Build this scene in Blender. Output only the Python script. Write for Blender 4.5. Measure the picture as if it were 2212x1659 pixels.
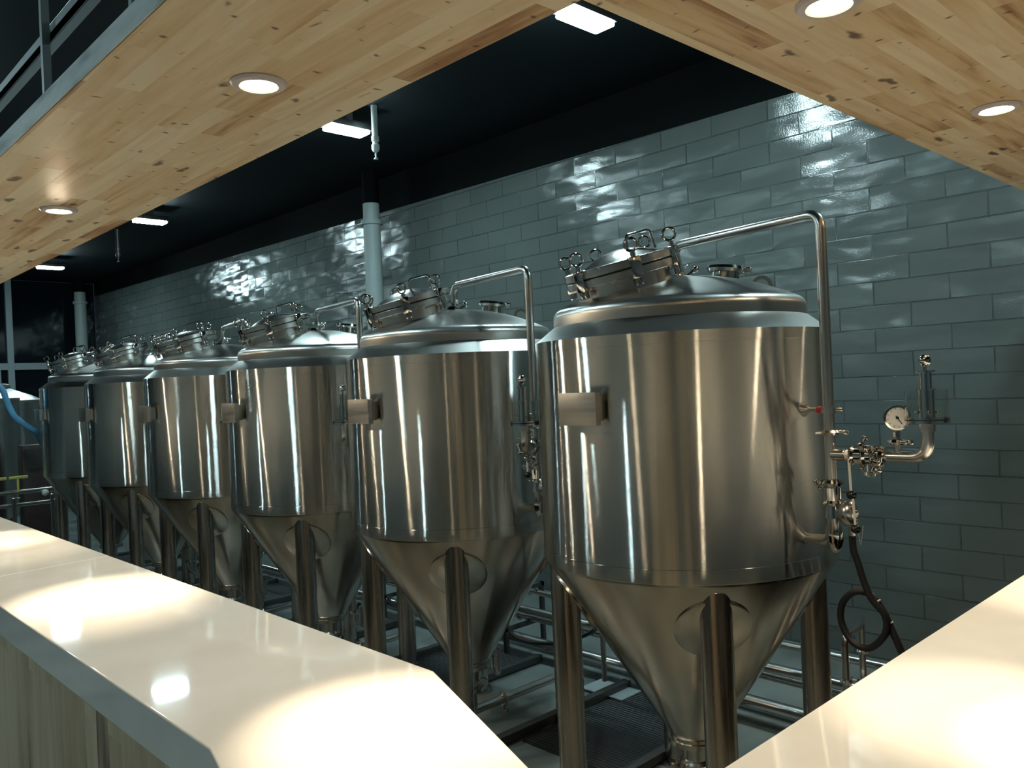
import bpy, bmesh, math, random
from mathutils import Vector, Matrix
from math import sin, cos, pi, radians as RD
random.seed(7)
S = bpy.context.scene
COL = S.collection
for o in list(bpy.data.objects): bpy.data.objects.remove(o)

# ------------------------------------------------------------------ camera
YAW, PITCH, ROLL, FPX = 0.761218, -0.000437, -0.044459, 1787.755
fw = Vector((sin(YAW)*cos(PITCH), cos(YAW)*cos(PITCH), sin(PITCH)))
rt0 = Vector((cos(YAW), -sin(YAW), 0)); up0 = rt0.cross(fw)
rt = rt0*cos(ROLL) + up0*sin(ROLL); up = -rt0*sin(ROLL) + up0*cos(ROLL)
cam = bpy.data.objects.new('camera', bpy.data.cameras.new('camera')); COL.objects.link(cam)
cam.matrix_world = Matrix(((rt.x, up.x, -fw.x, 0), (rt.y, up.y, -fw.y, 0), (rt.z, up.z, -fw.z, 1.8), (0, 0, 0, 1)))
cam.data.sensor_width = 36; cam.data.lens = FPX*36/2212; cam.data.clip_start = .02
S.camera = cam
# ------------------------------------------------------------------ world, exposure
S.view_settings.view_transform = 'Standard'; S.view_settings.look = 'None'
S.view_settings.gamma = 1; S.view_settings.use_curve_mapping = False
S.view_settings.exposure = 0.15
W = bpy.data.worlds.new('world'); S.world = W; W.use_nodes = True
W.node_tree.nodes['Background'].inputs[0].default_value = (.35, .55, .75, 1)
W.node_tree.nodes['Background'].inputs[1].default_value = .02
PANEL_STRENGTH = 175.0      # cool ceiling panels
SPOT_W = 215.0; SPILL_W = 24.0               # warm downlights
PANEL_COL = (.68, .95, 1.0)
WARM = (1.0, .81, .56)

# ------------------------------------------------------------------ materials
def mat(name, col=(.8, .8, .8), rough=.5, metal=0, **kw):
    m = bpy.data.materials.new(name); m.use_nodes = True
    b = m.node_tree.nodes['Principled BSDF']
    b.inputs['Base Color'].default_value = (*col, 1)
    b.inputs['Roughness'].default_value = rough
    b.inputs['Metallic'].default_value = metal
    for k, v in kw.items():
        k = k.replace('_', ' ')
        b.inputs[k].default_value = v
    m.diffuse_color = (*col, 1)
    return m
class NT:
    def __init__(s, m): s.t = m.node_tree; s.b = s.t.nodes['Principled BSDF']
    def n(s, typ, **kw):
        x = s.t.nodes.new(typ)
        for k, v in kw.items():
            if k.startswith('i_'):
                k = k[2:]; k = int(k) if k.isdigit() else k.replace('_', ' ')
                x.inputs[k].default_value = v
            else: setattr(x, k, v)
        return x
    def l(s, a, b): s.t.links.new(a, b)
    def ramp(s, src, stops):
        r = s.n('ShaderNodeValToRGB'); e = r.color_ramp.elements
        while len(e) < len(stops): e.new(.5)
        for i, (p, c) in enumerate(stops):
            e[i].position = p; e[i].color = (*c, 1) if len(c) == 3 else c
        s.l(src, r.inputs[0]); return r
    def bump(s, src, dist=.01, st=1.0, prev=None):
        b = s.n('ShaderNodeBump', i_Strength=st, i_Distance=dist)
        s.l(src, b.inputs['Height'])
        if prev: s.l(prev.outputs[0], b.inputs['Normal'])
        s.l(b.outputs[0], s.b.inputs['Normal']); return b
    def coord(s, scale=(1, 1, 1), rot=(0, 0, 0), loc=(0, 0, 0), kind='Object'):
        c = s.n('ShaderNodeTexCoord'); mp = s.n('ShaderNodeMapping')
        mp.inputs['Scale'].default_value = scale; mp.inputs['Rotation'].default_value = rot; mp.inputs['Location'].default_value = loc
        s.l(c.outputs[kind], mp.inputs[0]); return mp.outputs[0]

def steel(name, col, rough, aniso=.0, axis='Z', grain=(3, 3, 160), gamt=.08, rot=0.0, groove=0):
    m = mat(name, col, rough, 1.0); t = NT(m)
    v = t.coord(grain)
    n = t.n('ShaderNodeTexNoise', i_Scale=1.0, i_Detail=3.0); t.l(v, n.inputs['Vector'])
    mr = t.n('ShaderNodeMapRange'); t.l(n.outputs[0], mr.inputs[0])
    mr.inputs[1].default_value = .3; mr.inputs[2].default_value = .7
    mr.inputs[3].default_value = max(.02, rough-gamt); mr.inputs[4].default_value = rough+gamt
    t.l(mr.outputs[0], t.b.inputs['Roughness'])
    v2 = t.coord((1.3, 1.3, .9)); n2 = t.n('ShaderNodeTexNoise', i_Scale=2.5, i_Detail=4.0); t.l(v2, n2.inputs['Vector'])
    r = t.ramp(n2.outputs[0], [(.3, tuple(c*.86 for c in col)), (.7, tuple(min(1, c*1.05) for c in col))])
    t.l(r.outputs[0], t.b.inputs['Base Color'])
    if aniso:
        t.b.inputs['Anisotropic'].default_value = aniso
        t.b.inputs['Anisotropic Rotation'].default_value = rot
        tg = t.n('ShaderNodeTangent', direction_type='RADIAL', axis=axis); t.l(tg.outputs[0], t.b.inputs['Tangent'])
    if groove:   # fine brush grooves run round the shell: they tilt the normal up and down only
        c = t.n('ShaderNodeTexCoord'); sp = t.n('ShaderNodeSeparateXYZ'); t.l(c.outputs['Object'], sp.inputs[0])
        acc = None
        for k, sc in enumerate((3001.0, 4703.0, 7901.0)):
            ml = t.n('ShaderNodeMath', operation='MULTIPLY_ADD'); t.l(sp.outputs[2], ml.inputs[0]); ml.inputs[1].default_value = sc; ml.inputs[2].default_value = k*31.7
            w = t.n('ShaderNodeTexWhiteNoise'); w.noise_dimensions = '1D'; t.l(ml.outputs[0], w.inputs['W'])
            a = t.n('ShaderNodeMath', operation='ADD'); t.l(w.outputs['Value'], a.inputs[0])
            if acc: t.l(acc.outputs[0], a.inputs[1])
            else: a.inputs[1].default_value = -1.5
            acc = a
        cb = t.n('ShaderNodeCombineXYZ'); ml = t.n('ShaderNodeMath', operation='MULTIPLY'); t.l(acc.outputs[0], ml.inputs[0]); ml.inputs[1].default_value = groove; t.l(ml.outputs[0], cb.inputs[2])
        g = t.n('ShaderNodeNewGeometry'); ad = t.n('ShaderNodeVectorMath', operation='ADD'); t.l(g.outputs['Normal'], ad.inputs[0]); t.l(cb.outputs[0], ad.inputs[1])
        nm = t.n('ShaderNodeVectorMath', operation='NORMALIZE'); t.l(ad.outputs[0], nm.inputs[0]); t.l(nm.outputs[0], t.b.inputs['Normal'])
    return m
M = {}
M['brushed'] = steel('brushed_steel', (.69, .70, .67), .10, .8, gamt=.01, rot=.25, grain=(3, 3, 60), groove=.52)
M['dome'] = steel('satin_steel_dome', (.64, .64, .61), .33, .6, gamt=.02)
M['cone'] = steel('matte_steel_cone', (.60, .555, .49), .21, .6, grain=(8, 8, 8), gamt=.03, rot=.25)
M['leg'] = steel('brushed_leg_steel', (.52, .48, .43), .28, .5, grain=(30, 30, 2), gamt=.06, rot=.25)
M['polish'] = mat('polished_steel', (.66, .64, .61), .10, 1.0)
M['satin'] = mat('satin_steel', (.58, .57, .54), .26, 1.0)
M['plate'] = steel('nameplate_steel', (.42, .39, .34), .42, .0, grain=(4, 4, 220), gamt=.06)
M['galv'] = mat('galvanised_steel', (.42, .45, .46), .45, .8)
M['black'] = mat('black_plastic', (.012, .012, .012), .22)
M['rubber'] = mat('black_rubber', (.012, .012, .013), .5)
M['gasket'] = mat('black_gasket', (.01, .01, .01), .6)
M['white_plastic'] = mat('white_plastic', (.7, .7, .66), .4)
M['red'] = mat('red_plastic', (.5, .02, .03), .4)
M['blue_hose'] = mat('blue_hose_rubber', (.12, .36, .60), .4)
M['yellow'] = mat('yellow_plastic', (.55, .5, .12), .4)
M['glass'] = mat('clear_acrylic', (.92, .95, .93), .03, Transmission_Weight=1.0, IOR=1.25)
M['dial'] = mat('white_dial', (.75, .76, .78), .4)
M['whitepaint'] = mat('white_pipe_paint', (.36, .42, .41), .5)
M['blackpaint'] = mat('black_wall_paint', (.002, .003, .0035), .8, Specular_IOR_Level=.12)
M['ceil'] = mat('black_ceiling_paint', (.004, .008, .011), .7, Specular_IOR_Level=.2)
M['ringwhite'] = mat('white_downlight_trim', (.62, .56, .56), .35)
M['cabinet'] = mat('dark_brown_panel', (.05, .035, .03), .5)
M['darkmetal'] = mat('dark_stained_steel', (.10, .10, .095), .45, .7)
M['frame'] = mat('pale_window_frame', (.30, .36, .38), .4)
M['barwall'] = mat('pale_plaster', (.36, .40, .41), .6)

def emis(name, col, st):
    m = mat(name, (0, 0, 0), .5); b = m.node_tree.nodes['Principled BSDF']
    b.inputs['Emission Color'].default_value = (*col, 1); b.inputs['Emission Strength'].default_value = st
    return m
M['manhole'] = steel('satin_steel_manhole', (.64, .62, .58), .27, 0, gamt=.02, grain=(6, 6, 6))
M['panel'] = emis('lit_panel_diffuser', PANEL_COL, PANEL_STRENGTH)
M['bulb'] = emis('lit_warm_bulb', (1.0, .80, .52), 26.0)

# far glazing: dark window glass
M['darkglass'] = mat('dark_window_glass', (.006, .01, .014), .06, IOR=1.25)

# glossy painted block wall.  world Y -> u, world Z -> v
def wall_mat():
    m = mat('glossy_grey_block', (.07, .1, .1), .2); t = NT(m)
    c = t.n('ShaderNodeTexCoord'); sp = t.n('ShaderNodeSeparateXYZ'); t.l(c.outputs['Object'], sp.inputs[0])
    cb = t.n('ShaderNodeCombineXYZ'); t.l(sp.outputs[1], cb.inputs[0]); t.l(sp.outputs[2], cb.inputs[1])
    mp = t.n('ShaderNodeMapping'); t.l(cb.outputs[0], mp.inputs[0])
    H = .1445; L = .433
    # a course line at z = 2.610
    mp.inputs['Location'].default_value = (-(2.12) + L*10, -(2.610-18*H) + 0.0, 0)
    def brick(ms, sm):
        b = t.n('ShaderNodeTexBrick', offset=.5, offset_frequency=2, squash=1.0)
        b.inputs['Scale'].default_value = 1.0; b.inputs['Mortar Size'].default_value = ms; b.inputs['Mortar Smooth'].default_value = sm
        b.inputs['Brick Width'].default_value = L; b.inputs['Row Height'].default_value = H
        b.inputs['Color1'].default_value = (0, 0, 0, 1); b.inputs['Color2'].default_value = (1, 1, 1, 1); b.inputs['Mortar'].default_value = (.5, .5, .5, 1)
        b.inputs['Bias'].default_value = 0
        t.l(mp.outputs[0], b.inputs['Vector']); return b
    b1 = brick(.0045, .5); b2 = brick(.003, .2)
    inv = t.n('ShaderNodeMath', operation='SUBTRACT'); inv.inputs[0].default_value = 1; t.l(b1.outputs['Fac'], inv.inputs[1])
    # fine grit
    n1 = t.n('ShaderNodeTexNoise', i_Scale=90.0, i_Detail=4.0); t.l(c.outputs['Object'], n1.inputs['Vector'])
    # slow waviness inside the blocks, shifted per block
    ad = t.n('ShaderNodeVectorMath', operation='MULTIPLY_ADD'); t.l(b1.outputs['Color'], ad.inputs[0]); ad.inputs[1].default_value = (.9, .9, .9); t.l(c.outputs['Object'], ad.inputs[2])
    n2 = t.n('ShaderNodeTexNoise', i_Scale=2.6, i_Detail=2.0, i_Roughness=.35)
    sm = t.n('ShaderNodeVectorMath', operation='MULTIPLY'); t.l(ad.outputs[0], sm.inputs[0]); sm.inputs[1].default_value = (1, .8, 1.9); t.l(sm.outputs[0], n2.inputs['Vector'])
    bp = t.bump(n2.outputs[0], .03, 1.0)
    bp = t.bump(n1.outputs[0], .0007, 1.0, bp)
    bp = t.bump(inv.outputs[0], .009, 1.0, bp)
    n3 = t.n('ShaderNodeTexNoise', i_Scale=1.1, i_Detail=5.0); t.l(c.outputs['Object'], n3.inputs['Vector'])
    r = t.ramp(n3.outputs[0], [(.3, (.108, .128, .122)), (.7, (.135, .156, .148))])
    mx = t.n('ShaderNodeMix', data_type='RGBA', blend_type='MULTIPLY'); mx.inputs[0].default_value = .35
    t.l(r.outputs[0], mx.inputs[6]); 
    rb = t.ramp(b1.outputs['Color'], [(0, (.7, .7, .7)), (1, (1, 1, 1))]); t.l(rb.outputs[0], mx.inputs[7])
    mm = t.n('ShaderNodeMix', data_type='RGBA'); mfac = t.n('ShaderNodeMath', operation='MULTIPLY'); t.l(b2.outputs['Fac'], mfac.inputs[0]); mfac.inputs[1].default_value = .38
    t.l(mfac.outputs[0], mm.inputs[0]); t.l(mx.outputs[2], mm.inputs[6]); mm.inputs[7].default_value = (.03, .042, .042, 1)
    t.l(mm.outputs[2], t.b.inputs['Base Color'])
    n4 = t.n('ShaderNodeTexNoise', i_Scale=3.0, i_Detail=3.0); t.l(c.outputs['Object'], n4.inputs['Vector'])
    mr = t.n('ShaderNodeMapRange'); t.l(n4.outputs[0], mr.inputs[0]); mr.inputs[3].default_value = .08; mr.inputs[4].default_value = .24
    t.l(mr.outputs[0], t.b.inputs['Roughness'])
    return m
M['block'] = wall_mat()

# finger-jointed pine boards; u along the grain
def wood_mat(name, along, c_lo, c_mid, c_hi, width=.42, row=.048, knots=True, rough=.5, seed=0.0, up=False):
    m = mat(name, c_mid, rough); t = NT(m)
    c = t.n('ShaderNodeTexCoord'); sp = t.n('ShaderNodeSeparateXYZ'); t.l(c.outputs['Object'], sp.inputs[0])
    ax = {'X': (0, 1, 2), 'Y': (1, 0, 2), 'Z': (2, 1, 0)}[along]
    cb = t.n('ShaderNodeCombineXYZ'); t.l(sp.outputs[ax[0]], cb.inputs[0]); t.l(sp.outputs[ax[1]], cb.inputs[1])
    mp = t.n('ShaderNodeMapping'); t.l(cb.outputs[0], mp.inputs[0]); mp.inputs['Location'].default_value = (seed+20, seed*1.7+20, 0)
    b = t.n('ShaderNodeTexBrick', offset=.37, offset_frequency=2); b.squash = .8; b.squash_frequency = 3
    b.inputs['Scale'].default_value = 1; b.inputs['Mortar Size'].default_value = .0006; b.inputs['Mortar Smooth'].default_value = .0
    b.inputs['Brick Width'].default_value = width; b.inputs['Row Height'].default_value = row; b.inputs['Bias'].default_value = 0
    b.inputs['Color1'].default_value = (0, 0, 0, 1); b.inputs['Color2'].default_value = (1, 1, 1, 1); b.inputs['Mortar'].default_value = (.45, .45, .45, 1)
    t.l(mp.outputs[0], b.inputs['Vector'])
    off = t.n('ShaderNodeVectorMath', operation='MULTIPLY_ADD'); t.l(b.outputs['Color'], off.inputs[0]); off.inputs[1].default_value = (7, 3, 5); t.l(mp.outputs[0], off.inputs[2])
    st = t.n('ShaderNodeMapping'); st.inputs['Scale'].default_value = (1.6, 26, 1); t.l(off.outputs[0], st.inputs[0])
    n = t.n('ShaderNodeTexNoise', i_Scale=1.0, i_Detail=6.0, i_Roughness=.6, i_Distortion=.7); t.l(st.outputs[0], n.inputs['Vector'])
    st2 = t.n('ShaderNodeMapping'); st2.inputs['Scale'].default_value = (.9, 6, 1); t.l(off.outputs[0], st2.inputs[0])
    n2 = t.n('ShaderNodeTexNoise', i_Scale=1.3, i_Detail=3.0, i_Distortion=1.0); t.l(st2.outputs[0], n2.inputs['Vector'])
    a = t.n('ShaderNodeMath', operation='MULTIPLY'); t.l(n.outputs[0], a.inputs[0]); a.inputs[1].default_value = .40
    a2 = t.n('ShaderNodeMath', operation='MULTIPLY_ADD'); t.l(n2.outputs[0], a2.inputs[0]); a2.inputs[1].default_value = .55; t.l(a.outputs[0], a2.inputs[2])
    bw = t.n('ShaderNodeMath', operation='MULTIPLY_ADD'); t.l(b.outputs['Color'], bw.inputs[0]); bw.inputs[1].default_value = .26; t.l(a2.outputs[0], bw.inputs[2])
    r = t.ramp(bw.outputs[0], [(.40, c_lo), (.52, c_mid), (.74, c_hi)])
    out = r.outputs[0]
    if knots:
        for (sx, sy, sc, th, seedv) in ((.40, 1.0, 7.0, .095, 0), (1.3, .8, 8.5, .06, 9)):
            ks = t.n('ShaderNodeMapping'); ks.inputs['Scale'].default_value = (sx, sy, 1); ks.inputs['Location'].default_value = (seedv, seedv, 0); t.l(mp.outputs[0], ks.inputs[0])
            dn = t.n('ShaderNodeTexNoise', i_Scale=14.0, i_Detail=3.0); t.l(mp.outputs[0], dn.inputs['Vector'])
            dm = t.n('ShaderNodeVectorMath', operation='MULTIPLY_ADD'); t.l(dn.outputs[1], dm.inputs[0]); dm.inputs[1].default_value = (.05, .05, 0); t.l(ks.outputs[0], dm.inputs[2])
            vo = t.n('ShaderNodeTexVoronoi', i_Scale=sc); vo.voronoi_dimensions = '2D'; t.l(dm.outputs[0], vo.inputs['Vector'])
            sepc = t.n('ShaderNodeSeparateColor'); t.l(vo.outputs['Color'], sepc.inputs[0])
            # knot radius differs, many cells have none
            rad = t.n('ShaderNodeMapRange'); t.l(sepc.outputs[0], rad.inputs[0]); rad.inputs[1].default_value = .25; rad.inputs[2].default_value = 1; rad.inputs[3].default_value = .0; rad.inputs[4].default_value = th
            df = t.n('ShaderNodeMath', operation='SUBTRACT'); t.l(vo.outputs['Distance'], df.inputs[0]); t.l(rad.outputs[0], df.inputs[1])
            kr = t.n('ShaderNodeMapRange'); t.l(df.outputs[0], kr.inputs[0]); kr.inputs[1].default_value = -.02; kr.inputs[2].default_value = .035; kr.inputs[3].default_value = .85; kr.inputs[4].default_value = 0
            mx = t.n('ShaderNodeMix', data_type='RGBA'); t.l(kr.outputs[0], mx.inputs[0]); t.l(out, mx.inputs[6]); mx.inputs[7].default_value = (.07, .022, .006, 1)
            out = mx.outputs[2]
    t.l(out, t.b.inputs['Base Color'])
    t.bump(n.outputs[0], .0006, .6)
    return m
PINE = ((.33, .17, .07), (.66, .48, .27), (.84, .71, .50))
M['pineY'] = wood_mat('pine_boards_lengthwise', 'Y', *PINE, row=.062, width=.62)
M['pineX'] = wood_mat('pine_boards_crosswise', 'X', *PINE, row=.062, width=.55, seed=3.3)
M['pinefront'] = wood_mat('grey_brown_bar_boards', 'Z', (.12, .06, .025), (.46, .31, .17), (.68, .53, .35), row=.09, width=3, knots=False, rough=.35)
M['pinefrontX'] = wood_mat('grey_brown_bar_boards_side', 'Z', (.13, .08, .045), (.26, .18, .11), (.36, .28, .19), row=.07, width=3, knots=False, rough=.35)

def quartz():
    m = mat('white_quartz', (.8, .78, .74), .045, Specular_IOR_Level=.6); t = NT(m)
    v = t.coord(); n = t.n('ShaderNodeTexNoise', i_Scale=6.0, i_Detail=4.0); t.l(v, n.inputs['Vector'])
    r = t.ramp(n.outputs[0], [(.3, (.68, .66, .62)), (.7, (.74, .72, .68))]); t.l(r.outputs[0], t.b.inputs['Base Color'])
    n2 = t.n('ShaderNodeTexNoise', i_Scale=3.0, i_Detail=2.0); t.l(v, n2.inputs['Vector'])
    t.bump(n2.outputs[0], .0012, .5)
    return m
M['quartz'] = quartz()
def floor_mat():
    m = mat('wet_concrete_floor', (.3, .33, .32), .3); t = NT(m)
    v = t.coord(); n = t.n('ShaderNodeTexNoise', i_Scale=2.2, i_Detail=6.0); t.l(v, n.inputs['Vector'])
    r = t.ramp(n.outputs[0], [(.35, (.11, .13, .125)), (.65, (.22, .25, .24))]); t.l(r.outputs[0], t.b.inputs['Base Color'])
    mr = t.n('ShaderNodeMapRange'); t.l(n.outputs[0], mr.inputs[0]); mr.inputs[3].default_value = .15; mr.inputs[4].default_value = .5
    t.l(mr.outputs[0], t.b.inputs['Roughness']); t.bump(n.outputs[0], .004, .5)
    return m
M['floor'] = floor_mat()
def fascia():
    m = mat('whitewashed_plaster_edge', (.5, .52, .5), .6); t = NT(m)
    v = t.coord((3, 1.2, 6)); n = t.n('ShaderNodeTexNoise', i_Scale=3.0, i_Detail=6.0); t.l(v, n.inputs['Vector'])
    r = t.ramp(n.outputs[0], [(.36, (.32, .36, .36)), (.5, (.56, .58, .57)), (.7, (.72, .73, .72))]); t.l(r.outputs[0], t.b.inputs['Base Color'])
    return m
M['edgewhite'] = fascia()
def grate_mat():
    m = mat('black_drain_grating', (.02, .022, .022), .5, .3); t = NT(m)
    c = t.n('ShaderNodeTexCoord'); w = t.n('ShaderNodeTexWave', i_Scale=14.0); w.bands_direction = 'X'; t.l(c.outputs['Object'], w.inputs['Vector'])
    t.bump(w.outputs[0], .01, .6); return m
M['grate'] = grate_mat()

# ------------------------------------------------------------------ mesh helpers
I4 = Matrix.Identity(4)
def T(x, y, z): return Matrix.Translation((x, y, z))
def align(d, at=(0, 0, 0)):
    return Matrix.Translation(at) @ Vector((0, 0, 1)).rotation_difference(Vector(d).normalized()).to_matrix().to_4x4()
class MB:
    def __init__(s): s.b = bmesh.new()
    def _v(s, co, mx): return s.b.verts.new(mx @ Vector(co))
    def box(s, lo, hi, mx=I4, bev=0):
        vs = [s._v((x, y, z), mx) for z in (lo[2], hi[2]) for y in (lo[1], hi[1]) for x in (lo[0], hi[0])]
        fs = [s.b.faces.new([vs[i] for i in f]) for f in ((0, 2, 3, 1), (4, 5, 7, 6), (0, 1, 5, 4), (1, 3, 7, 5), (3, 2, 6, 7), (2, 0, 4, 6))]
        if bev:
            es = list({e for f in fs for e in f.edges})
            bmesh.ops.bevel(s.b, geom=es, offset=bev, segments=2, affect='EDGES', profile=.5)
        return s
    def lathe(s, prof, mx=I4, seg=48, cap=True, closed=False):
        rings = []
        for r, z in prof:
            rings.append([s._v((r*cos(2*pi*i/seg), r*sin(2*pi*i/seg), z), mx) for i in range(seg)] if r > 1e-6 else [s._v((0, 0, z), mx)])
        pr = list(zip(rings, rings[1:]))
        if closed: pr.append((rings[-1], rings[0]))
        for a, b in pr:
            for i in range(seg):
                j = (i+1) % seg
                q = ([a[0]] if len(a) == 1 else [a[i], a[j]]) + ([b[0]] if len(b) == 1 else [b[j], b[i]])
                if len(q) > 2: s.b.faces.new(q)
        if cap and not closed:
            if len(rings[0]) > 1: s.b.faces.new(rings[0][::-1])
            if len(rings[-1]) > 1: s.b.faces.new(rings[-1])
        return s
    def cyl(s, r, z0, z1, mx=I4, seg=32, r2=None): return s.lathe([(r, z0), (r if r2 is None else r2, z1)], mx, seg)
    def sphere(s, r, c=(0, 0, 0), mx=I4, seg=20, sc=(1, 1, 1)):
        n = seg//2
        return s.lathe([(r*sin(pi*i/n), -r*cos(pi*i/n)) for i in range(n+1)], mx @ T(*c) @ Matrix.Diagonal((*sc, 1)), seg)
    def torus(s, R, r, mx=I4, seg=28, ns=10):
        return s.lathe([(R+r*cos(2*pi*i/ns), r*sin(2*pi*i/ns)) for i in range(ns)], mx, seg, closed=True)
    def tube(s, pts, r, mx=I4, seg=16, cap=True, closed=False):
        pts = [Vector(p) for p in pts]; rings = []; nrm = None; n = len(pts)
        for i, p in enumerate(pts):
            if closed: d = (pts[(i+1) % n]-pts[i-1]).normalized()
            else: d = ((pts[min(i+1, n-1)]-pts[max(i-1, 0)])).normalized()
            if nrm is None:
                nrm = d.orthogonal().normalized()
            else:
                nrm = (nrm - d*nrm.dot(d)).normalized()
            b = d.cross(nrm)
            rr = r[i] if isinstance(r, (list, tuple)) else r
            rings.append([s._v(p+(nrm*cos(2*pi*k/seg)+b*sin(2*pi*k/seg))*rr, mx) for k in range(seg)])
        pr = list(zip(rings, rings[1:]))
        if closed: pr.append((rings[-1], rings[0]))
        for a, b in pr:
            for k in range(seg):
                j = (k+1) % seg; s.b.faces.new((a[k], a[j], b[j], b[k]))
        if cap and not closed: s.b.faces.new(rings[0][::-1]); s.b.faces.new(rings[-1])
        return s
    def prism(s, poly, z0, z1, mx=I4):
        a = [s._v((x, y, z0), mx) for x, y in poly]; b = [s._v((x, y, z1), mx) for x, y in poly]; n = len(poly)
        s.b.faces.new(a[::-1]); s.b.faces.new(b)
        for i in range(n): s.b.faces.new((a[i], a[(i+1) % n], b[(i+1) % n], b[i]))
        return s
    def build(s, name, m, parent=None, loc=(0, 0, 0), bevel=0, ang=32):
        bmesh.ops.recalc_face_normals(s.b, faces=s.b.faces[:])
        for f in s.b.faces: f.smooth = True
        for e in s.b.edges:
            if len(e.link_faces) == 2 and e.calc_face_angle(0) > RD(ang): e.smooth = False
        me = bpy.data.meshes.new(name); s.b.to_mesh(me); s.b.free(); me.materials.append(m)
        o = bpy.data.objects.new(name, me); COL.objects.link(o); o.location = loc
        if parent: o.parent = parent
        if bevel:
            md = o.modifiers.new('bevel', 'BEVEL'); md.width = bevel; md.segments = 3; md.limit_method = 'ANGLE'
        return o
def arc(path, rad, n=8):
    """round the corners of a polyline"""
    P = [Vector(p) for p in path]; out = [P[0]]
    for i in range(1, len(P)-1):
        a = (P[i-1]-P[i]); b = (P[i+1]-P[i]); r = min(rad, a.length*.49, b.length*.49)
        A = P[i]+a.normalized()*r; B = P[i]+b.normalized()*r
        for k in range(n+1):
            t = k/n; out.append(A*(1-t)**2+P[i]*2*t*(1-t)+B*t*t)
    out.append(P[-1]); return out
def smooth_path(pts, n=8):
    P = [Vector(p) for p in pts]; P = [P[0]*2-P[1]]+P+[P[-1]*2-P[-2]]; out = []
    for i in range(1, len(P)-2):
        for k in range(n):
            t = k/n; a, b, c, d = P[i-1:i+3]
            out.append(.5*((2*b)+(-a+c)*t+(2*a-5*b+4*c-d)*t*t+(-a+3*b-3*c+d)*t**3))
    out.append(P[-2]); return out
def tag(o, label, cat, group=None, kind=None):
    o['label'] = label; o['category'] = cat
    if group: o['group'] = group
    if kind: o['kind'] = kind
    return o
def struct(o): o['kind'] = 'structure'; return o
def thing(name, label, cat, loc=(0, 0, 0), rz=0, group=None):
    o = bpy.data.objects.new(name, None); COL.objects.link(o); o.location = loc; o.rotation_euler = (0, 0, rz)
    o.empty_display_size = .1
    return tag(o, label, cat, group)
def part(name, parent, loc=(0, 0, 0), mx=None):
    o = bpy.data.objects.new(name, None); COL.objects.link(o); o.parent = parent; o.location = loc
    return o
def dup(root, loc, label):
    def cp(o, par):
        c = o.copy(); COL.objects.link(c); c.parent = par
        for ch in [x for x in bpy.data.objects if x.parent == o]: kids.append((ch, c))
        return c
    kids = []; r = cp(root, None); r.location = loc; r['label'] = label
    while kids:
        o, par = kids.pop(); cp(o, par)
    return r

# ================================================================== SETTING
WX = 5.1; YF = 16.6; YB = -5.0; XL = -5.5; ZC = 4.02
def paint(y): return 3.578 + .0125*y
m = MB(); b = m.b
m.prism([(XL, YB), (WX, YB), (WX, YF), (XL, YF)], -.1, 0); struct(m.build('floor', M['floor']))
m = MB(); m.prism([(XL, YB), (WX, YB), (WX, YF), (XL, YF)], ZC, ZC+.1); struct(m.build('ceiling', M['ceil']))
def wallstrip(name, za, zb, mt):
    m = MB(); b = m.b
    v = [b.verts.new(p) for p in ((WX, YB, za(YB)), (WX, YF, za(YF)), (WX, YF, zb(YF)), (WX, YB, zb(YB)), (WX+.15, YB, za(YB)), (WX+.15, YF, za(YF)), (WX+.15, YF, zb(YF)), (WX+.15, YB, zb(YB)))]
    for f in ((0, 1, 2, 3), (7, 6, 5, 4), (0, 4, 5, 1), (3, 2, 6, 7), (1, 5, 6, 2), (0, 3, 7, 4)): b.faces.new([v[i] for i in f])
    return struct(m.build(name, mt))
wallstrip('wall_right', lambda y: 0, paint, M['block'])
wallstrip('wall_right_upper', paint, lambda y: ZC, M['blackpaint'])
m = MB(); m.box((XL-.15, YB, 0), (XL, YF, ZC)); struct(m.build('wall_left', M['barwall']))
m = MB(); m.box((XL, YB-.15, 0), (WX, YB, ZC)); struct(m.build('wall_front', M['barwall']))
# far end: dark glazing with pale frames
m = MB(); m.box((XL, YF+.05, 0), (WX, YF+.07, ZC)); struct(m.build('window_1', M['darkglass']))
m = MB()
for x in (3.63, 1.9, .2, -1.5, -3.2): m.box((x, YF-.02, 0), (x+.10, YF+.05, ZC))
m.box((XL, YF-.01, 2.43), (WX, YF+.05, 2.55)); m.box((XL, YF-.01, 0), (WX, YF+.05, .12))
m.box((3.40, YF-.01, 0), (3.52, YF+.05, 2.43))
struct(m.build('window_1_frame', M['frame'], bevel=.004)).parent = bpy.data.objects['window_1']

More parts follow.
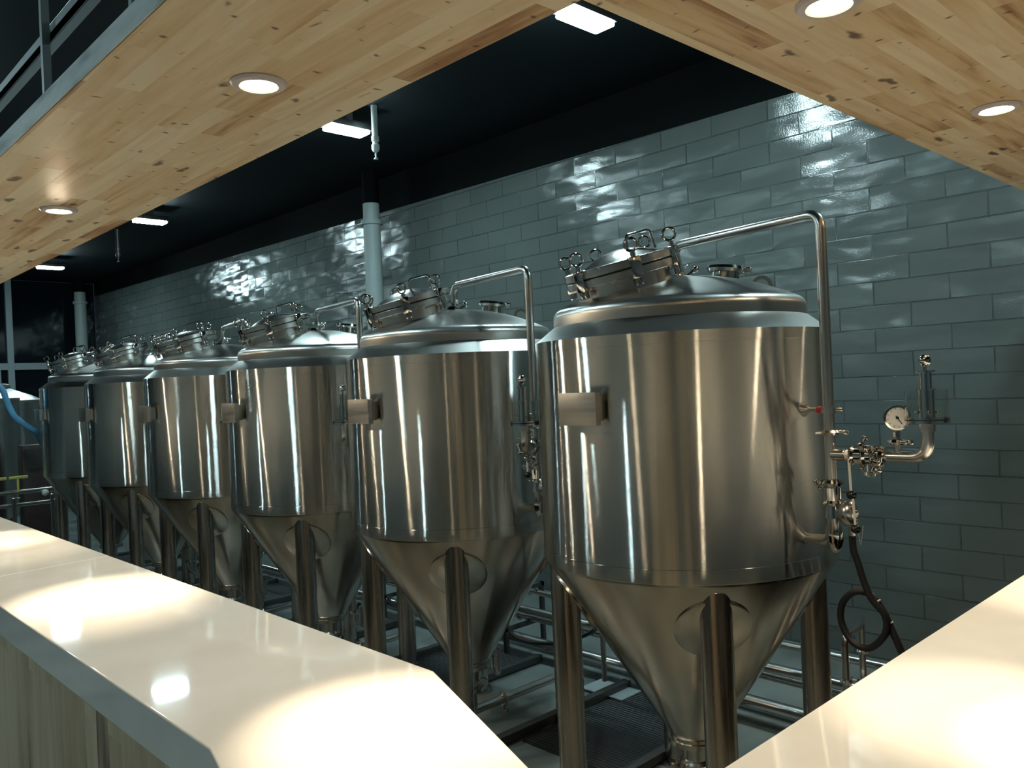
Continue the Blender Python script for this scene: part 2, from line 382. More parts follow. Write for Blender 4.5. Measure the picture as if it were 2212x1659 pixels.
# ================================================================== CEILING PANELS
def ceiling_panel():
    t = thing('ceiling_panel_light', '', 'ceiling light')
    m = MB(); m.box((-.19, -.085, -.035), (.19, .085, .02), bev=.008); m.box((-.03, -.05, .02), (.03, .05, .16)); m.build('housing', M['darkmetal'], t)
    m = MB(); m.box((-.175, -.075, -.062), (.175, .075, -.036), bev=.012); m.build('diffuser', M['panel'], t)
    return t
cp0 = ceiling_panel()
PL = [(3.62, 3.06, 'bright white ceiling panel light at the inner corner of the wooden canopy'),
      (3.62, 5.56, 'white ceiling panel light beside the hanging grey pipe'),
      (3.62, 9.72, 'white ceiling panel light second smallest, seen past the left canopy edge'),
      (3.62, 13.74, 'smallest and farthest white ceiling panel light'),
      (3.62, .6, 'ceiling panel light above the right canopy, hidden by it'),
      (.80, 4.05, 'ceiling panel light above the left canopy, near one of its row'),
      (.90, 6.9, 'ceiling panel light above the left canopy, second of its row'),
      (.50, 14.6, 'ceiling panel light above the left canopy, far one of its row'),
      (-1.7, 2.6, 'unseen ceiling panel light added over the bar room, near one'),  # this and the next: unseen lamps added to brighten canopy trim and bar front
      (-1.7, 6.8, 'unseen ceiling panel light added over the bar room, far one')]
for i, (x, y, lb) in enumerate(PL):
    if i == 0: cp0.location = (x, y, 3.895); cp0['label'] = lb; cp0['group'] = 'ceiling panel lights'
    else: dup(cp0, (x, y, 3.895), lb)

# ================================================================== CANOPY with downlights
CZ = 2.56; CT = .055
t = thing('wooden_canopy', 'knotty pine board canopy hanging over the left bar counter', 'canopy', (0, 0, 0))
cl = MB(); cl.prism([(.637, 1.078), (1.266, 1.078), (1.266, 9), (.637, 9)], CZ, CZ+.02); cl.build('board_soffit', M['pineY'], t)
m = MB(); m.box((.633, 1.079, CZ+.003), (.655, 9, CZ+CT)); m.build('edge_trim', M['edgewhite'], t)
m = MB(); m.box((.66, 1.079, CZ+.021), (1.262, 9, CZ+CT+.01)); m.build('backing_board', M['darkmetal'], t)
t2 = thing('wooden_canopy', 'knotty pine board canopy over the right bar counter, meeting the grey block wall', 'canopy', (0, 0, 0))
m = MB(); m.prism([(.637, .44), (5.095, .44), (5.095, 1.077), (.637, 1.077)], CZ, CZ+.02); m.build('board_soffit', M['pineX'], t2)
m = MB(); m.box((1.27, .46, CZ+.021), (5.095, 1.074, CZ+CT+.01)); m.build('backing_board', M['darkmetal'], t2)
def downlight():
    t = thing('recessed_downlight', '', 'downlight')
    m = MB(); m.lathe([(.043, .004), (.043, -.004), (.047, -.007), (.062, -.005), (.067, .0), (.067, .004)], seg=40, closed=True)
    m.build('trim_ring', M['ringwhite'], t)
    m = MB(); m.lathe([(.041, .006), (.041, -.0005), (.0, -.0015)], seg=32); bl = m.build('bulb', M['bulb'], t)
    return t
dl0 = downlight()
DL = [(.968, 1.862, (-.04, -.55), 'round downlight in the left canopy, the larger one right of its twin', 1.0),
      (.972, 3.541, (-.13, -.72), 'small round downlight toward the far end of the left canopy', .8),
      (.972, 5.22, (-.08, -.95), 'downlight in the left canopy beyond the frame', .8),
      (.972, 6.90, (-.08, -.5), 'farthest downlight in the left canopy beyond the frame', .8),
      (1.683, .765, (0, -.24), 'round downlight cut by the top edge of the photo, right canopy', .42),
      (2.778, .768, (-.1, -.2), 'round downlight in the right canopy, near the right edge of the photo', .42),
      (3.87, .768, (-.1, -.2), 'downlight in the right canopy beyond the right edge', .42)]
for i, (x, y, dr, lb, pw) in enumerate(DL):
    if i == 0: dl0.location = (x, y, CZ-.004); dl0['label'] = lb; dl0['group'] = 'canopy downlights'; r = dl0
    else: r = dup(dl0, (x, y, CZ-.004), lb)
    for nm, en, sz in (('downlight_beam', SPOT_W*pw, 28), ('downlight_spill', SPILL_W, 150)):
        L = bpy.data.lights.new(nm, 'SPOT'); L.energy = en; L.color = WARM; L.spot_size = RD(sz); L.spot_blend = .85; L.shadow_soft_size = .03
        lo = bpy.data.objects.new(nm, L); COL.objects.link(lo); lo.parent = r
        d = Vector((dr[0], dr[1], -1.41)); lo.rotation_euler = d.to_track_quat('-Z', 'Y').to_euler(); lo.location = (0, 0, -.012)
# hangers and rail above the canopy
m = MB(); m.tube([(.76, .2, 2.93), (.76, 9, 2.93)], .001); m.b.free(); m = MB()
m.box((.745, .2, 2.885), (.775, 9, 2.915)); m.box((.745, .2, 2.885), (.75, 9, 2.94))
tag(m.build('suspension_rail', M['galv'], bevel=.002), 'galvanised steel rail above the left canopy edge', 'rail')
def hanger(x, y, z0, lb):
    m = MB(); m.box((x-.011, y-.011, z0), (x+.011, y+.011, ZC-.001)); m.cyl(.02, z0-.0, z0+.012, T(x, y, 0), 12)
    return tag(m.build('hanger_rod', M['galv']), lb, 'hanger rod', 'canopy hanger rods')
hanger(.73, 2.72, CZ+CT+.012, 'thin steel hanger rod crossing the rail at the top left')
hanger(.79, 2.16, CZ+CT+.012, 'short steel hanger rod close to the pale canopy trim, top left')
hanger(.73, 4.8, CZ+CT+.012, 'steel hanger rod farther along the left canopy')

# ================================================================== BAR
ZT = 1.15; TH = .10
def slab(poly, nm, lb):
    m = MB(); m.prism(poly, ZT-TH, ZT); return tag(m.build(nm, M['quartz'], bevel=.004), lb, 'countertop', 'white bar countertops')
slab([(.63, 3.655), (1.158, 3.725), (1.158, 9), (.63, 9)], 'bar_countertop', 'glossy white countertop, far slab of the left bar beyond the seam')
slab([(.63, 3.650), (1.158, 3.720), (1.158, 1.517), (.873, .77), (.38, .17), (.45, .77), (.63, 1.517)], 'bar_countertop', 'glossy white countertop, near slab of the left bar with a bent end')
slab([(.876, .77), (5.09, .77), (5.09, .17), (.385, .17)], 'bar_countertop', 'glossy white countertop of the right bar, lower right of the photo')
M['paleboard'] = wood_mat('pale_bar_back_boards', 'Z', (.14, .09, .05), (.22, .15, .09), (.30, .22, .14), row=.30, width=3, knots=False, rough=.4)
def bar_unit(poly, lb, mt, backs):
    t = thing('bar_cabinet', lb, 'bar cabinet', (0, 0, 0))
    m = MB(); m.prism(poly, 0, ZT-TH-.001); m.build('board_front', mt, t)
    for (x0, y0, x1, y1) in backs:
        d = Vector((x1-x0, y1-y0, 0)); n = Vector((d.y, -d.x, 0)).normalized()*.012
        m = MB(); q = [(x0, y0), (x1, y1), (x1+n.x, y1+n.y), (x0+n.x, y0+n.y)]; m.prism(q, .10, ZT-TH-.02); m.build('back_panel', M['paleboard'], t)
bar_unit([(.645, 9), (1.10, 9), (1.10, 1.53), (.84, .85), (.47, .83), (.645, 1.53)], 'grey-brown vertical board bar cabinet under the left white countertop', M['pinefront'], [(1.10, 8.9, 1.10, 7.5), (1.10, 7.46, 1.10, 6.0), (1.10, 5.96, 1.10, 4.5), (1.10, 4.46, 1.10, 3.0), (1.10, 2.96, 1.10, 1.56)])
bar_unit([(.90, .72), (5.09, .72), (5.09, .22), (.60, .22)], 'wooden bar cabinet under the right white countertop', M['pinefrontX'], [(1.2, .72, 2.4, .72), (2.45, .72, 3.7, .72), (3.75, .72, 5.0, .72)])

# ================================================================== FERMENTERS
R = .581
def clampring(m, r, mx, w=.011):
    """tri-clamp: ring with a hinge lump and a wing nut"""
    m.lathe([(r*.8, -w), (r+.004, -w), (r+.010, 0), (r+.004, w), (r*.8, w)], mx, 24, closed=True)
    m.box((r, -.010, -w*.9), (r+.030, .010, w*.9), mx, bev=.003)
    m.cyl(.004, -.012, .034, mx @ T(r+.020, 0, 0) @ Matrix.Rotation(pi/2, 4, 'X'), 8)
    m.sphere(.009, (r+.020, -.036, 0), mx, 10, (1.6, .5, 1)); m.sphere(.007, (-r-.008, 0, 0), mx, 10)
def eyebolt(ring):
    m = MB()
    m.box((-.021, -.012, -.040), (.021, .028, .040), bev=.003)       # clamp block over both rims (x tangential, y outward)
    m.box((-.016, .004, -.066), (-.006, .024, -.036), bev=.002); m.box((.006, .004, -.066), (.016, .024, -.036), bev=.002)
    m.cyl(.006, -.05, .062, T(0, .013, 0), 12); m.cyl(.010, .040, .056, T(0, .013, 0), 12)
    m.torus(.0235, .0048, T(0, .013, .084) @ ring, 24, 8)
    return m
def make_tank():
    t = thing('fermenter_tank', '', 'fermenter tank', group='stainless fermenter tanks in a row')
    # jacket with the sloping shoulder
    m = MB(); m.lathe([(R-.01, 1.085), (R-.002, 1.088), (R, 1.094), (R, 1.140)], seg=128, cap=False)
    m.lathe([(R, 1.1402), (R-.0008, 1.1408), (R-.0008, 1.9152), (R, 1.916), (R, 1.955)], seg=128, cap=False)
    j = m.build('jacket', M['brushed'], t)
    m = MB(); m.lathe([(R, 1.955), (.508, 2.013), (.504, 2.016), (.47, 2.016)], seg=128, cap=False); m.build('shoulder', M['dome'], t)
    # dome
    prof = [(.502, 2.014), (.502, 2.048)]
    for i in range(1, 9):
        a = i/8*RD(62); prof.append((.456+.046*cos(a), 2.048+.046*sin(a)))
    r1, z1 = prof[-1]
    for i in range(1, 17):
        r = r1*(1-i/16); prof.append((r, z1+(2.203-z1)*(1-(r/r1)**2)))
    m = MB(); m.lathe(prof, seg=128, cap=False); m.build('dome', M['dome'], t)
    def domez(r):
        best = 2.048
        for (r0, z0), (r1, z1) in zip(prof, prof[1:]):
            if r1 <= r <= r0: return z0+(z1-z0)*(r0-r)/(max(r0-r1, 1e-6))
        return best
    # cone
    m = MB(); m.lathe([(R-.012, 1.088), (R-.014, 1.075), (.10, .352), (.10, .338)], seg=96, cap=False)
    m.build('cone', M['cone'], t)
    def conep(r): return 1.075 + (r-(R-.014))/((R-.014)-.10)*(1.075-.352)
    # outlet
    m = MB(); m.lathe([(.10, .338), (.108, .336), (.108, .316), (.095, .312), (.055, .300), (.052, .21), (.066, .208), (.066, .188), (.03, .186), (.03, .10)], seg=40)
    clampring(m, .056, T(0, 0, .235))
    m.tube(arc([(0, 0, .14), (.0, 0, .075), (.30, .0, .075), (.62, 0, .075)], .06), .024)
    clampring(m, .03, T(.22, 0, .075) @ Matrix.Rotation(pi/2, 4, 'Y')); m.build('cone_outlet', M['satin'], t)
    # racking arm on the cone wall
    m = MB(); m.tube(arc([(.12, .06, .50), (.27, .13, .50), (.27, .13, .20), (.34, .16, .14), (.34, .16, .3)], .04), .016, seg=12)
    clampring(m, .022, T(.27, .13, .40)); clampring(m, .022, T(.27, .13, .28)); m.build('racking_arm', M['satin'], t)
    # legs with a round pad on the cone
    for k in range(4):
        a = RD(45+90*k); cx, cy = .5*cos(a), .5*sin(a)
        m = MB(); m.lathe([(.0565, .035), (.0565, 1.055), (.05, 1.06)], T(cx, cy, 0), 40)
        m.lathe([(.08, 0), (.08, .010), (.05, .014), (.04, .05)], T(cx, cy, 0), 32)
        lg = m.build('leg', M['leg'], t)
        # pad: disc of radius .13 laid on the cone
        m = MB(); r0 = .46; z0 = conep(r0); n1 = Vector((.46, 0)); sl = math.atan2((R-.014)-.10, 1.075-.352)
        rings = []
        for rad, off in ((.140, -.001), (.140, .009), (.132, .012), (.0, .012)):
            ring = []
            for i in range(48):
                u = rad*cos(2*pi*i/48); v = rad*sin(2*pi*i/48)     # u tangential, v up the slope
                rr = r0 + v*sin(sl); rr = min(rr, R-.016); z = conep(rr); th = a + u/max(rr, .1)
                rr2 = rr+off*cos(sl); z -= off*sin(sl)
                ring.append(m.b.verts.new((rr2*cos(th), rr2*sin(th), z)))
            rings.append(ring)
        for A, B in zip(rings[:-1], rings[1:]):
            for i in range(48): m.b.faces.new((A[i], A[(i+1) % 48], B[(i+1) % 48], B[i]))
        bmesh.ops.remove_doubles(m.b, verts=rings[-1], dist=1e-5)
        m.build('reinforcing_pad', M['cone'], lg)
    # manhole
    dirn = Vector((-.95, .31, 0)).normalized(); tilt = RD(14.5)
    nrm = dirn*sin(tilt)+Vector((0, 0, 1))*cos(tilt)
    C = Vector((-.262, .060, 2.224)); MX = align(nrm, C)
    m = MB(); m.lathe([(.188, -.17), (.196, -.165), (.196, -.030), (.222, -.029), (.224, -.027), (.224, -.002), (.222, 0), (.17, 0), (.17, -.17)], MX, 80, closed=True)
    mh = m.build('manhole', M['manhole'], t)
    m = MB(); m.cyl(.218, -.0005, .0055, MX, 64); m.build('gasket', M['gasket'], mh)
    m = MB(); m.lathe([(.223, .006), (.225, .008), (.225, .033), (.222, .036), (.160, .037)] + [(.155*(1-i/10), .039+.042*(1-(1-i/10)**2)) for i in range(10)] + [(0, .081)], MX, 80)
    lid = m.build('manhole_lid', M['manhole'], mh)
    # handle
    hx = Vector((.9, -.43, 0)).normalized(); Minv = MX.inverted(); c0 = Vector((.075, -.060, 0))
    loc = lambda dx, dz: tuple((Minv.to_3x3() @ (hx*dx+c0)).to_2d()) + (dz,)
    m = MB(); m.tube(arc([loc(-.062, .05), loc(-.055, .125), loc(.055, .125), loc(.062, .05)], .018), .006, MX, 10)
    m.build('lid_handle', M['polish'], mh)
    for k in range(6):
        wa = RD([112, 172, 230, 282, 7, 62][k]); dw = Minv.to_3x3() @ Vector((cos(wa), sin(wa), 0)); la = math.atan2(dw.y, dw.x)
        bmx = MX @ Matrix.Rotation(la-pi/2, 4, 'Z') @ T(0, .209, 0)
        ra = RD(35+[0, 14, -12, 8, -16, 10][k]); rl = bmx.to_3x3().inverted() @ Vector((-cos(ra), -sin(ra), 0)); rl.z = 0
        m = eyebolt(align(rl)); bmesh.ops.transform(m.b, matrix=bmx, verts=m.b.verts[:]); m.build('eye_bolt', M['polish'], mh)
    wa = RD(-30); hp = C + Vector((cos(wa), sin(wa), 0))*.215 + Vector((0, 0, -.03))
    m = MB(); m.box((-.02, -.02, -.03), (.04, .02, .02), T(*hp) @ Matrix.Rotation(wa, 4, 'Z'), bev=.004); m.cyl(.008, -.04, .04, T(*hp) @ Matrix.Rotation(wa, 4, 'Z') @ T(.03, 0, -.01) @ Matrix.Rotation(pi/2, 4, 'X'), 12)
    m.tube([hp+Vector((.02, -.02, -.02)), hp+Vector((.05, -.06, .02))], .007, seg=10); m.sphere(.014, tuple(hp+Vector((.055, -.066, .026))))
    m.build('hinge', M['polish'], mh)
    # small clamped port on the dome
    pr = Vector((.135, -.150, 0)); pn = (pr.normalized()*sin(RD(7))+Vector((0, 0, 1))*cos(RD(7)))
    PX = align(pn, (pr.x, pr.y, domez(.2)+.004))
    m = MB(); m.lathe([(.056, -.02), (.056, .026), (.068, .030), (.068, .035)], PX, 40); pt = m.build('clamp_port', M['polish'], t)
    m = MB(); m.lathe([(.068, .036), (.070, .039), (.066, .044), (.04, .045), (.036, .042), (0, .042)], PX, 40); clampring(m, .067, PX @ T(0, 0, .036) @ Matrix.Rotation(RD(-60), 4, 'Z'), .012); m.build('port_lid', M['polish'], pt)
    # lifting lug
    lr = Vector((.250, -.245, 0)); LX = T(lr.x, lr.y, domez(.35)+.012) @ Matrix.Rotation(RD(-45), 4, 'Z') @ Matrix.Rotation(pi/2, 4, 'X')
    m = MB(); m.lathe([(.027, -.004), (.042, -.004), (.042, .004), (.027, .004)], LX, 28, closed=True); m.box((-.042, -.04, -.004), (-.025, .0, .004), LX); m.box((.025, -.04, -.004), (.042, .0, .004), LX)
    m.build('lifting_lug', M['satin'], t)
    # nameplate facing -X
    m = MB(); m.box((-.626, -.083, 1.640), (-.622, .092, 1.757), bev=.001); m.box((-.622, -.070, 1.655), (-.572, -.060, 1.745)); m.box((-.622, .07, 1.655), (-.57, .08, 1.745))
    m.box((-.626, -.0835, 1.641), (-.600, -.080, 1.756))
    m.build('nameplate', M['plate'], t)
    # vent pipe: centre of the dome, over and down the side
    PXY = (-.12, -.68)
    m = MB(); m.tube(arc([(0, 0, 2.19), (0, 0, 2.33), (PXY[0], PXY[1], 2.33), (PXY[0], PXY[1], 1.22), (-.10, -.57, 1.215)], .055, 10), .0185, seg=20)
    m.cyl(.026, 2.195, 2.212, seg=24); clampring(m, .022, T(0, 0, 2.245)); clampring(m, .024, T(PXY[0], PXY[1], 1.588) @ Matrix.Rotation(RD(-60), 4, 'Z'), .008)
    m.tube([(PXY[0]-.045, PXY[1]+.03, 1.588), (PXY[0]+.0, PXY[1], 1.588)], .005, seg=8)
    m.build('vent_pipe', M['satin'], t)
    # bracket that holds the vent pipe to the jacket
    bd = Vector((PXY[0]+.085, PXY[1]+.568, 0)); bl = bd.length; BX = align(bd, (-.085, -.568, 1.664))
    m = MB(); m.lathe([(.030, -.02), (.028, .004), (.016, .020), (.009, .034), (.008, .04), (.008, bl-.02)], BX, 24)
    m.lathe([(.017, -.010), (.025, -.010), (.025, .010), (.017, .010)], T(*PXY, 1.664), 24, closed=True); m.box((.018, -.008, -.006), (.045, .008, .006), T(*PXY, 1.664) @ Matrix.Rotation(RD(-70), 4, 'Z'), bev=.002)
    m.cyl(.004, -.018, .018, T(*PXY, 1.664) @ Matrix.Rotation(RD(-70), 4, 'Z') @ T(.036, 0, 0), 8)
    th = m.build('pipe_bracket', M['satin'], t)
    m = MB(); m.cyl(.012, bl-.045, bl-.026, BX, 16); m.build('red_collar', M['red'], th)
    # lower fittings
    m = MB(); z = 1.405
    clampring(m, .024, T(*PXY, 1.418) @ Matrix.Rotation(RD(120), 4, 'Z')); m.cyl(.030, 1.360, 1.402, T(*PXY, 0), 24); clampring(m, .026, T(*PXY, 1.352) @ Matrix.Rotation(RD(-30), 4, 'Z'), .008)
    m.torus(.013, .004, T(PXY[0]-.05, PXY[1]+.02, 1.415) @ Matrix.Rotation(RD(70), 4, 'X'))
    m.cyl(.026, 1.300, 1.340, T(*PXY, 0), 20, r2=.02)
    m.sphere(.034, (PXY[0]+.012, PXY[1]+.005, 1.235), seg=20, sc=(.9, .9, 1.7))
    m.build('lower_fitting', M['polish'], t)
    m = MB(); m.sphere(.040, (PXY[0], PXY[1]-.052, 1.318), seg=24, sc=(1, .85, 1.12)); m.tube([(PXY[0], PXY[1], 1.36), (PXY[0], PXY[1]-.05, 1.34)], .016, seg=12)
    m.cyl(.012, 1.245, 1.285, T(PXY[0], PXY[1]-.062, 0), 16)
    sv = m.build('sample_valve', M['satin'], t)
    m = MB(); m.tube([(PXY[0]-.035, PXY[1]-.085, 1.385), (PXY[0]-.035, PXY[1]-.09, 1.285)], .0042, seg=8); m.build('handle', M['white_plastic'], sv)
    m = MB(); m.sphere(.0165, (PXY[0]-.035, PXY[1]-.091, 1.275), seg=16, sc=(1, 1, .9)); m.build('handle_knob', M['black'], sv)
    m = MB()
    for i in range(34):
        u = i/33*2-1; x = PXY[0]-.03; y = PXY[1]-.098+.010*u-.004; zz = 1.225 + .11*(abs(u)**1.6 if u > 0 else .55*abs(u)**1.4)
        m.sphere(.0022, (x, y, zz), seg=6)
    m.build('bead_chain', M['polish'], sv)
    # airlock arm, built pointing to -Y from the pipe, as one part with its own pieces
    al = part('airlock_arm', t, (*PXY, 0))
    m = MB(); m.tube(arc([(0, 0, 1.512), (0, -.315, 1.512), (0, -.315, 1.628)], .075, 10), .0185, seg=20)
    m.cyl(.024, 1.595, 1.625, T(0, -.315, 0), 24)
    m.cyl(.021, 0, .04, align((0, -1, 0), (0, -.01, 1.512)), 20)
    m.tube([(0, -.222, 1.515), (0, -.222, 1.56)], .011, seg=14); m.build('arm_pipe', M['satin'], al)
    m = MB(); Y = Matrix.Rotation(pi/2, 4, 'X')
    for yy, ra in ((-.080, 30), (-.118, 130), (-.148, -70), (-.172, 200)): clampring(m, .025, T(0, yy, 1.512) @ Y @ Matrix.Rotation(RD(ra), 4, 'Z'), .010)
    m.cyl(.030, .072, .150, align((0, -1, 0), (0, 0, 1.512)), 24); m.box((-.016, -.16, 1.53), (.016, -.085, 1.548), bev=.003)
    m.cyl(.012, -.055, .02, T(0, -.13, 1.50), 12); m.cyl(.02, -.002, .008, T(0, -.13, 1.452), 12); m.sphere(.012, (-.02, -.165, 1.468)); m.sphere(.010, (.01, -.10, 1.470))
    m.build('butterfly_valve', M['polish'], al)
    m = MB(); m.cyl(.018, .060, .076, align((0, -1, 0), (-.012, 0, 1.514)), 16); m.build('valve_washer', M['white_plastic'], al)
    m = MB(); m.tube([(-.03, -.075, 1.505), (-.03, -.078, 1.398)], .0045, seg=8); m.build('valve_handle', M['white_plastic'], al)
    m = MB(); m.sphere(.017, (-.03, -.079, 1.385), seg=16, sc=(1, 1, .9)); m.build('valve_knob', M['black'], al)
    # gauge
    GX = Matrix.Translation((0, -.222, 1.638)) @ Vector((0, 0, 1)).rotation_difference(Vector((-.80, -.58, -.05)).normalized()).to_matrix().to_4x4()
    m = MB(); m.cyl(.008, 1.558, 1.605, T(0, -.222, 0), 14); m.cyl(.012, 1.576, 1.592, T(0, -.222, 0), 6); clampring(m, .019, T(0, -.222, 1.560) @ Matrix.Rotation(RD(-100), 4, 'Z'), .008)
    m.lathe([(.030, -.018), (.038, -.012), (.040, .008), (.040, .012), (.034, .013), (.034, .009), (0, .009)], GX, 36); m.build('gauge_case', M['polish'], al)
    m = MB(); m.cyl(.034, .0092, .0102, GX, 36); m.build('gauge_dial', M['dial'], al)
    m = MB(); m.cyl(.0045, .010, .0125, GX, 12)
    for a in range(0, 271, 30):
        q = GX @ Matrix.Rotation(RD(a-45), 4, 'Z'); m.box((.026, -.0006, .0103), (.031, .0006, .0108), q)
    m.box((-.008, -.0012, .0105), (.024, .0012, .0118), GX @ Matrix.Rotation(RD(-110), 4, 'Z')); m.build('gauge_needle', M['black'], al)
    # blow-off cup
    q = T(0, -.315, 0)
    m = MB(); m.lathe([(.062, 1.640), (.062, 1.722), (.0585, 1.722), (.0585, 1.640)], q, 48, closed=True); m.build('glass_cup', M['glass'], al)
    m = MB(); m.cyl(.0645, 1.622, 1.630, q, 40); m.cyl(.0645, 1.634, 1.640, q, 40); m.cyl(.024, 1.622, 1.728, q, 24); m.cyl(.028, 1.722, 1.727, q, 24)
    m.cyl(.018, 1.727, 1.778, q, 24); m.cyl(.029, 1.779, 1.784, q, 28); m.cyl(.006, 1.78, 1.80, q, 10); m.sphere(.019, (0, -.315, 1.815), seg=24)
    for a in range(4): m.sphere(.006, (.03*cos(a*pi/2+.5), -.315+.03*sin(a*pi/2+.5), 1.655))
    m.build('breather_stem', M['polish'], al)
    m = MB(); m.cyl(.0635, 1.630, 1.634, q, 40); m.build('cup_seal', M['gasket'], al)
    return t
tank = make_tank()
LB = ['largest and nearest stainless fermenter tank, at the right end of the row',
      'second stainless fermenter tank from the right, its handle showing on the manhole lid',
      'third stainless fermenter tank from the right, bright white glare on its shoulder',
      'fourth stainless fermenter tank from the right, between the third and the two smallest',
      'second farthest stainless fermenter tank of the row',
      'farthest and smallest stainless fermenter tank of the row, next to the blue hose']
tank.location = (2.82, 1.97, 0); tank['label'] = LB[0]
TY = [1.97+1.405*i for i in range(6)]
for i in range(1, 6):
    d = dup(tank, (2.82, TY[i], 0), LB[i])
    for ch in d.children:
        if ch.name.startswith('airlock_arm'): ch.rotation_euler.z = RD(-53)

# hoses
m = MB(); hp = [(2.70, 1.228, 1.262), (2.70, 1.226, 1.20), (2.70, 1.212, 1.155), (2.70, 1.195, 1.095), (2.70, 1.172, 1.042), (2.71, 1.135, .99), (2.715, 1.140, .93), (2.72, 1.195, .872), (2.725, 1.255, .880), (2.73, 1.292, .94), (2.73, 1.285, 1.005), (2.73, 1.24, 1.050), (2.735, 1.19, 1.046), (2.735, 1.155, 1.005), (2.735, 1.132, .955), (2.735, 1.10, .88), (2.76, 1.06, .75), (2.85, 1.02, .5), (2.95, 1.02, .2), (3.1, 1.1, .03), (3.4, 1.3, .016), (3.75, 1.8, .016)]
tag(m.tube(smooth_path(hp), .0115, seg=12).build('hose', M['rubber']), 'black rubber hose with one coiled loop hanging at the right of the nearest tank', 'hose', 'black hoses')
o = bpy.data.objects['hose']
m = MB(); m.torus(.0135, .003, align((0, -.6, -.6), (2.715, 1.162, 1.03)), 14, 6); m.torus(.014, .003, align((0, -.2, -1), (2.73, 1.135, .965)), 14, 6); m.build('cable_tie', M['white_plastic'], o)
m = MB(); hp = [(2.70, 2.628, 1.262), (2.74, 2.60, 1.0), (3.02, 2.68, .68), (3.34, 2.95, .46), (3.34, 3.2, .345), (3.3, 3.4, .315), (3.3, 3.55, .33), (3.32, 3.62, .38)]
tag(m.tube(smooth_path(hp), .0115, seg=10).build('hose', M['rubber']), 'black hose sagging between the two nearest tanks', 'hose', 'black hoses')

# ================================================================== FLOOR GRATES, SKID BEAMS, PIPE RUNS
for i in range(6):
    y = TY[i]+.73
    m = MB(); m.box((-.44, -.29, 0), (.43, .31, .012)); o = m.build('floor_grate', M['grate'], loc=(3.29, y+.02, 0))
    tag(o, ['black floor grate between the nearest and second tank legs', 'black floor grate between the second and third tanks', 'black floor grate between the third and fourth tanks', 'black floor grate between the fourth and fifth tanks', 'black floor grate between the fifth and farthest tanks', 'black floor grate beyond the farthest tank'][i], 'floor grate', 'floor grates')
    for k, yy in enumerate((y-.315, y+.375)):
        m = MB(); m.box((2.2, -.025, .012), (3.75, .025, .052), bev=.003)
        m.cyl(.012, 0, .02, T(2.3, 0, 0), 8); m.cyl(.012, 0, .02, T(3.6, 0, 0), 8)
        tag(m.build('floor_beam', M['darkmetal'], loc=(0, yy, 0)), ['dark steel beam on the floor at the near side of grate %s', 'dark steel beam on the floor at the far side of grate %s'][k] % ['beside the nearest tank', 'beside the second tank', 'beside the third tank', 'beside the fourth tank', 'beside the fifth tank', 'beside the farthest tank'][i], 'floor beam', 'floor beams')
runs = [(3.80, .30, .026, 'highest steel pipe run behind the tank legs'), (3.90, .22, .026, 'middle steel pipe run behind the tank legs'), (3.76, .12, .032, 'lowest and thickest steel pipe run behind the tank legs'), (4.0, .36, .02, 'thin steel pipe run nearest the block wall')]
for (x, z, r, lb) in runs:
    m = MB(); m.tube([(x, .9, z), (x, 10.5, z)], r, seg=16)
    for k in range(7):
        yy = 1.3+1.405*k; clampring(m, r+.003, T(x, yy, z) @ Matrix.Rotation(pi/2, 4, 'X'))
    tag(m.build('pipe_run', M['satin']), lb, 'pipe', 'pipe runs behind the tanks')
for k in range(7):
    y = 1.25+1.405*k
    m = MB(); m.box((3.70, -.015, 0), (3.725, .015, .42)); m.box((4.05, -.015, 0), (4.075, .015, .42)); m.box((3.70, -.015, .155), (4.075, .015, .18)); m.box((3.70, -.015, .395), (4.075, .015, .42))
    tag(m.build('pipe_support', M['darkmetal'], loc=(0, y, 0)), 'low steel pipe support frame on the floor behind the tanks, %s from the right' % ['first', 'second', 'third', 'fourth', 'fifth', 'sixth', 'seventh'][k], 'pipe support', 'pipe supports')
    m = MB(); m.tube(arc([(3.90, y+.5, .247), (3.90, y+.5, .62), (3.70, y+.42, .62), (3.55, y+.42, .62), (3.55, y+.42, .1)], .05), .016, seg=10)
    clampring(m, .018, T(3.55, y+.42, .42)); clampring(m, .018, T(3.90, y+.5, .45))
    tag(m.build('drop_pipe', M['satin']), 'bent steel drop pipe rising from the pipe run, %s from the right' % ['first', 'second', 'third', 'fourth', 'fifth', 'sixth', 'seventh'][k], 'pipe', 'drop pipes behind the tanks')

m = MB(); m.prism([(3.55, 2.96), (3.735, 2.96), (3.735, 3.262), (3.55, 3.262)], .013, .018)  # pale plate stands in for floor brightened by a ceiling panel
tag(m.build('lit_floor_patch', M['frame']), 'lamp-lit patch of floor drawn as a pale plate between the two nearest tanks', 'lit floor patch')

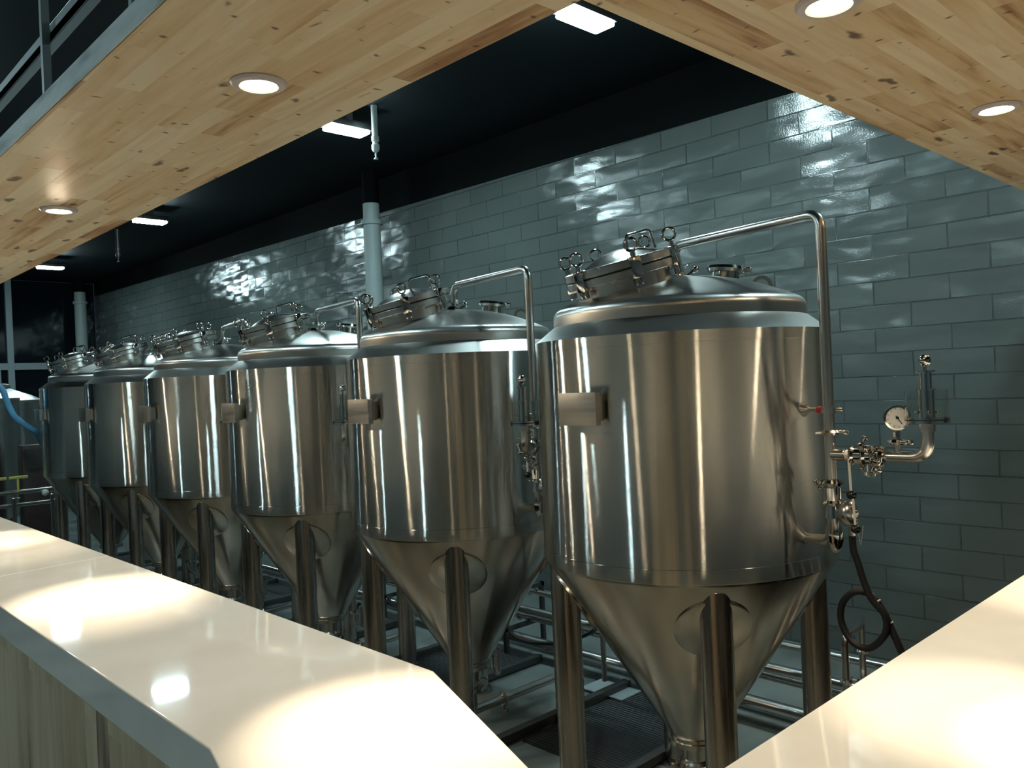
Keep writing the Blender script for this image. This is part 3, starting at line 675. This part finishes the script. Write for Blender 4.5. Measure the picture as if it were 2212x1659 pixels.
# ================================================================== WALL COLUMNS, HANGING PIPE
def column(x, y, r, lb):
    t = thing('pipe_column', lb, 'pipe column', (x, y, 0), group='painted pipe columns')
    zp = paint(y)+.03
    m = MB(); m.lathe([(r, 0), (r, zp-.22), (r+.022, zp-.215), (r+.022, zp-.17), (r-.004, zp-.165), (r-.004, zp)], seg=36, cap=False); m.build('painted_pipe', M['whitepaint'], t)
    m = MB(); m.cyl(r-.005, zp, ZC-.001, seg=36); m.build('black_upper_pipe', M['blackpaint'], t)
    return t
column(4.85, 7.06, .088, 'pale painted vertical pipe column in front of the block wall, between second and third tanks')
column(4.76, 16.3, .10, 'dim grey painted column at the far end of the block wall')
def sprinkler(y, lb, mt='whitepaint'):
    m = MB(); q = T(3.75, y, .045)
    m.cyl(.024, 3.72, ZC-.046, q, 20); m.lathe([(.024, 3.735), (.030, 3.73), (.030, 3.695), (.022, 3.69), (.022, 3.67), (.031, 3.665), (.031, 3.63), (.020, 3.61)], q, 20); m.cyl(.008, 3.56, 3.62, q, 10); m.cyl(.017, 3.552, 3.562, q, 16)
    return tag(m.build('sprinkler_pipe', M[mt]), lb, 'sprinkler pipe')
sprinkler(5.36, 'larger grey sprinkler pipe with nozzle hanging from the dark ceiling beside a panel light')
sprinkler(11.2, 'faint small sprinkler pipe hanging from the dark ceiling at the far left', 'darkmetal')

# ================================================================== FAR END: KETTLES, CABINET, PUMP, BLUE HOSE
def kettle(x, y, r, zt, lb):
    t = thing('brew_kettle', lb, 'brew kettle', (x, y, 0), group='brew kettles at the far end')
    m = MB(); m.lathe([(r, .55), (r, zt)], seg=64); m.build('body', M['brushed'], t)
    m = MB(); m.lathe([(r+.012, zt), (r+.012, zt+.03), (r*.75, zt+.10), (r*.3, zt+.19), (r*.3, zt+.24), (r*.2, zt+.26), (0, zt+.27)], seg=64); m.build('lid', M['dome'], t)
    for k in range(4):
        a = RD(45+90*k); m = MB(); m.cyl(.04, 0, .56, T((r-.06)*cos(a), (r-.06)*sin(a), 0), 20); m.build('leg', M['leg'], t)
    return t
kettle(1.93, 11.0, .56, 1.86, 'dark steel brew kettle cut by the left edge of the photo')
kettle(2.62, 12.6, .50, 1.84, 'steel brew kettle with shallow lid behind the blue hose')
m = MB(); t = thing('control_cabinet', 'dark brown cabinet below the far brew kettle at the left edge', 'cabinet', (2.50, 10.36, 0))
m.box((-.16, -.12, .0), (.16, .1, 1.36), bev=.006); m.build('body', M['cabinet'], t)
m = MB(); m.box((-.14, -.128, 1.10), (.14, -.121, 1.32)); m.build('door', M['darkmetal'], t)
t = thing('manifold_cart', 'pipe manifold with yellow valve handles at the far left', 'pipe manifold', (2.0, 9.6, 0))
m = MB(); m.tube([(-.9, 0, .92), (.62, 0, .92)], .022); m.tube([(-.9, .1, .78), (.5, .1, .78)], .022)
for x in (-.7, -.3, .1, .45): m.tube([(x, 0, .0), (x, 0, .92)], .02, seg=10); clampring(m, .024, T(x, 0, .86))
m.build('manifold', M['satin'], t)
for x in (-.4, -.05, .14):
    m = MB(); m.box((x-.08, -.03, 1.055), (x+.09, .0, 1.085), bev=.008); m.cyl(.012, .92, 1.06, T(x, -.015, 0), 10); m.build('valve_handle', M['yellow'], t)
m = MB(); m.sphere(.034, (.375, -.05, .89)); m.build('float_ball', M['white_plastic'], t)
m = MB(); hp = [(1.75, 9.3, 2.0), (1.88, 9.3, 2.03), (1.975, 9.3, 1.96), (2.022, 9.3, 1.81), (2.074, 9.3, 1.693), (2.163, 9.3, 1.605), (2.26, 9.34, 1.53), (2.33, 9.5, 1.46), (2.42, 9.75, 1.38)]
tag(m.tube(smooth_path(hp), .028, seg=12).build('blue_hose', M['blue_hose']), 'blue hose curving down at the left edge of the photo', 'hose')
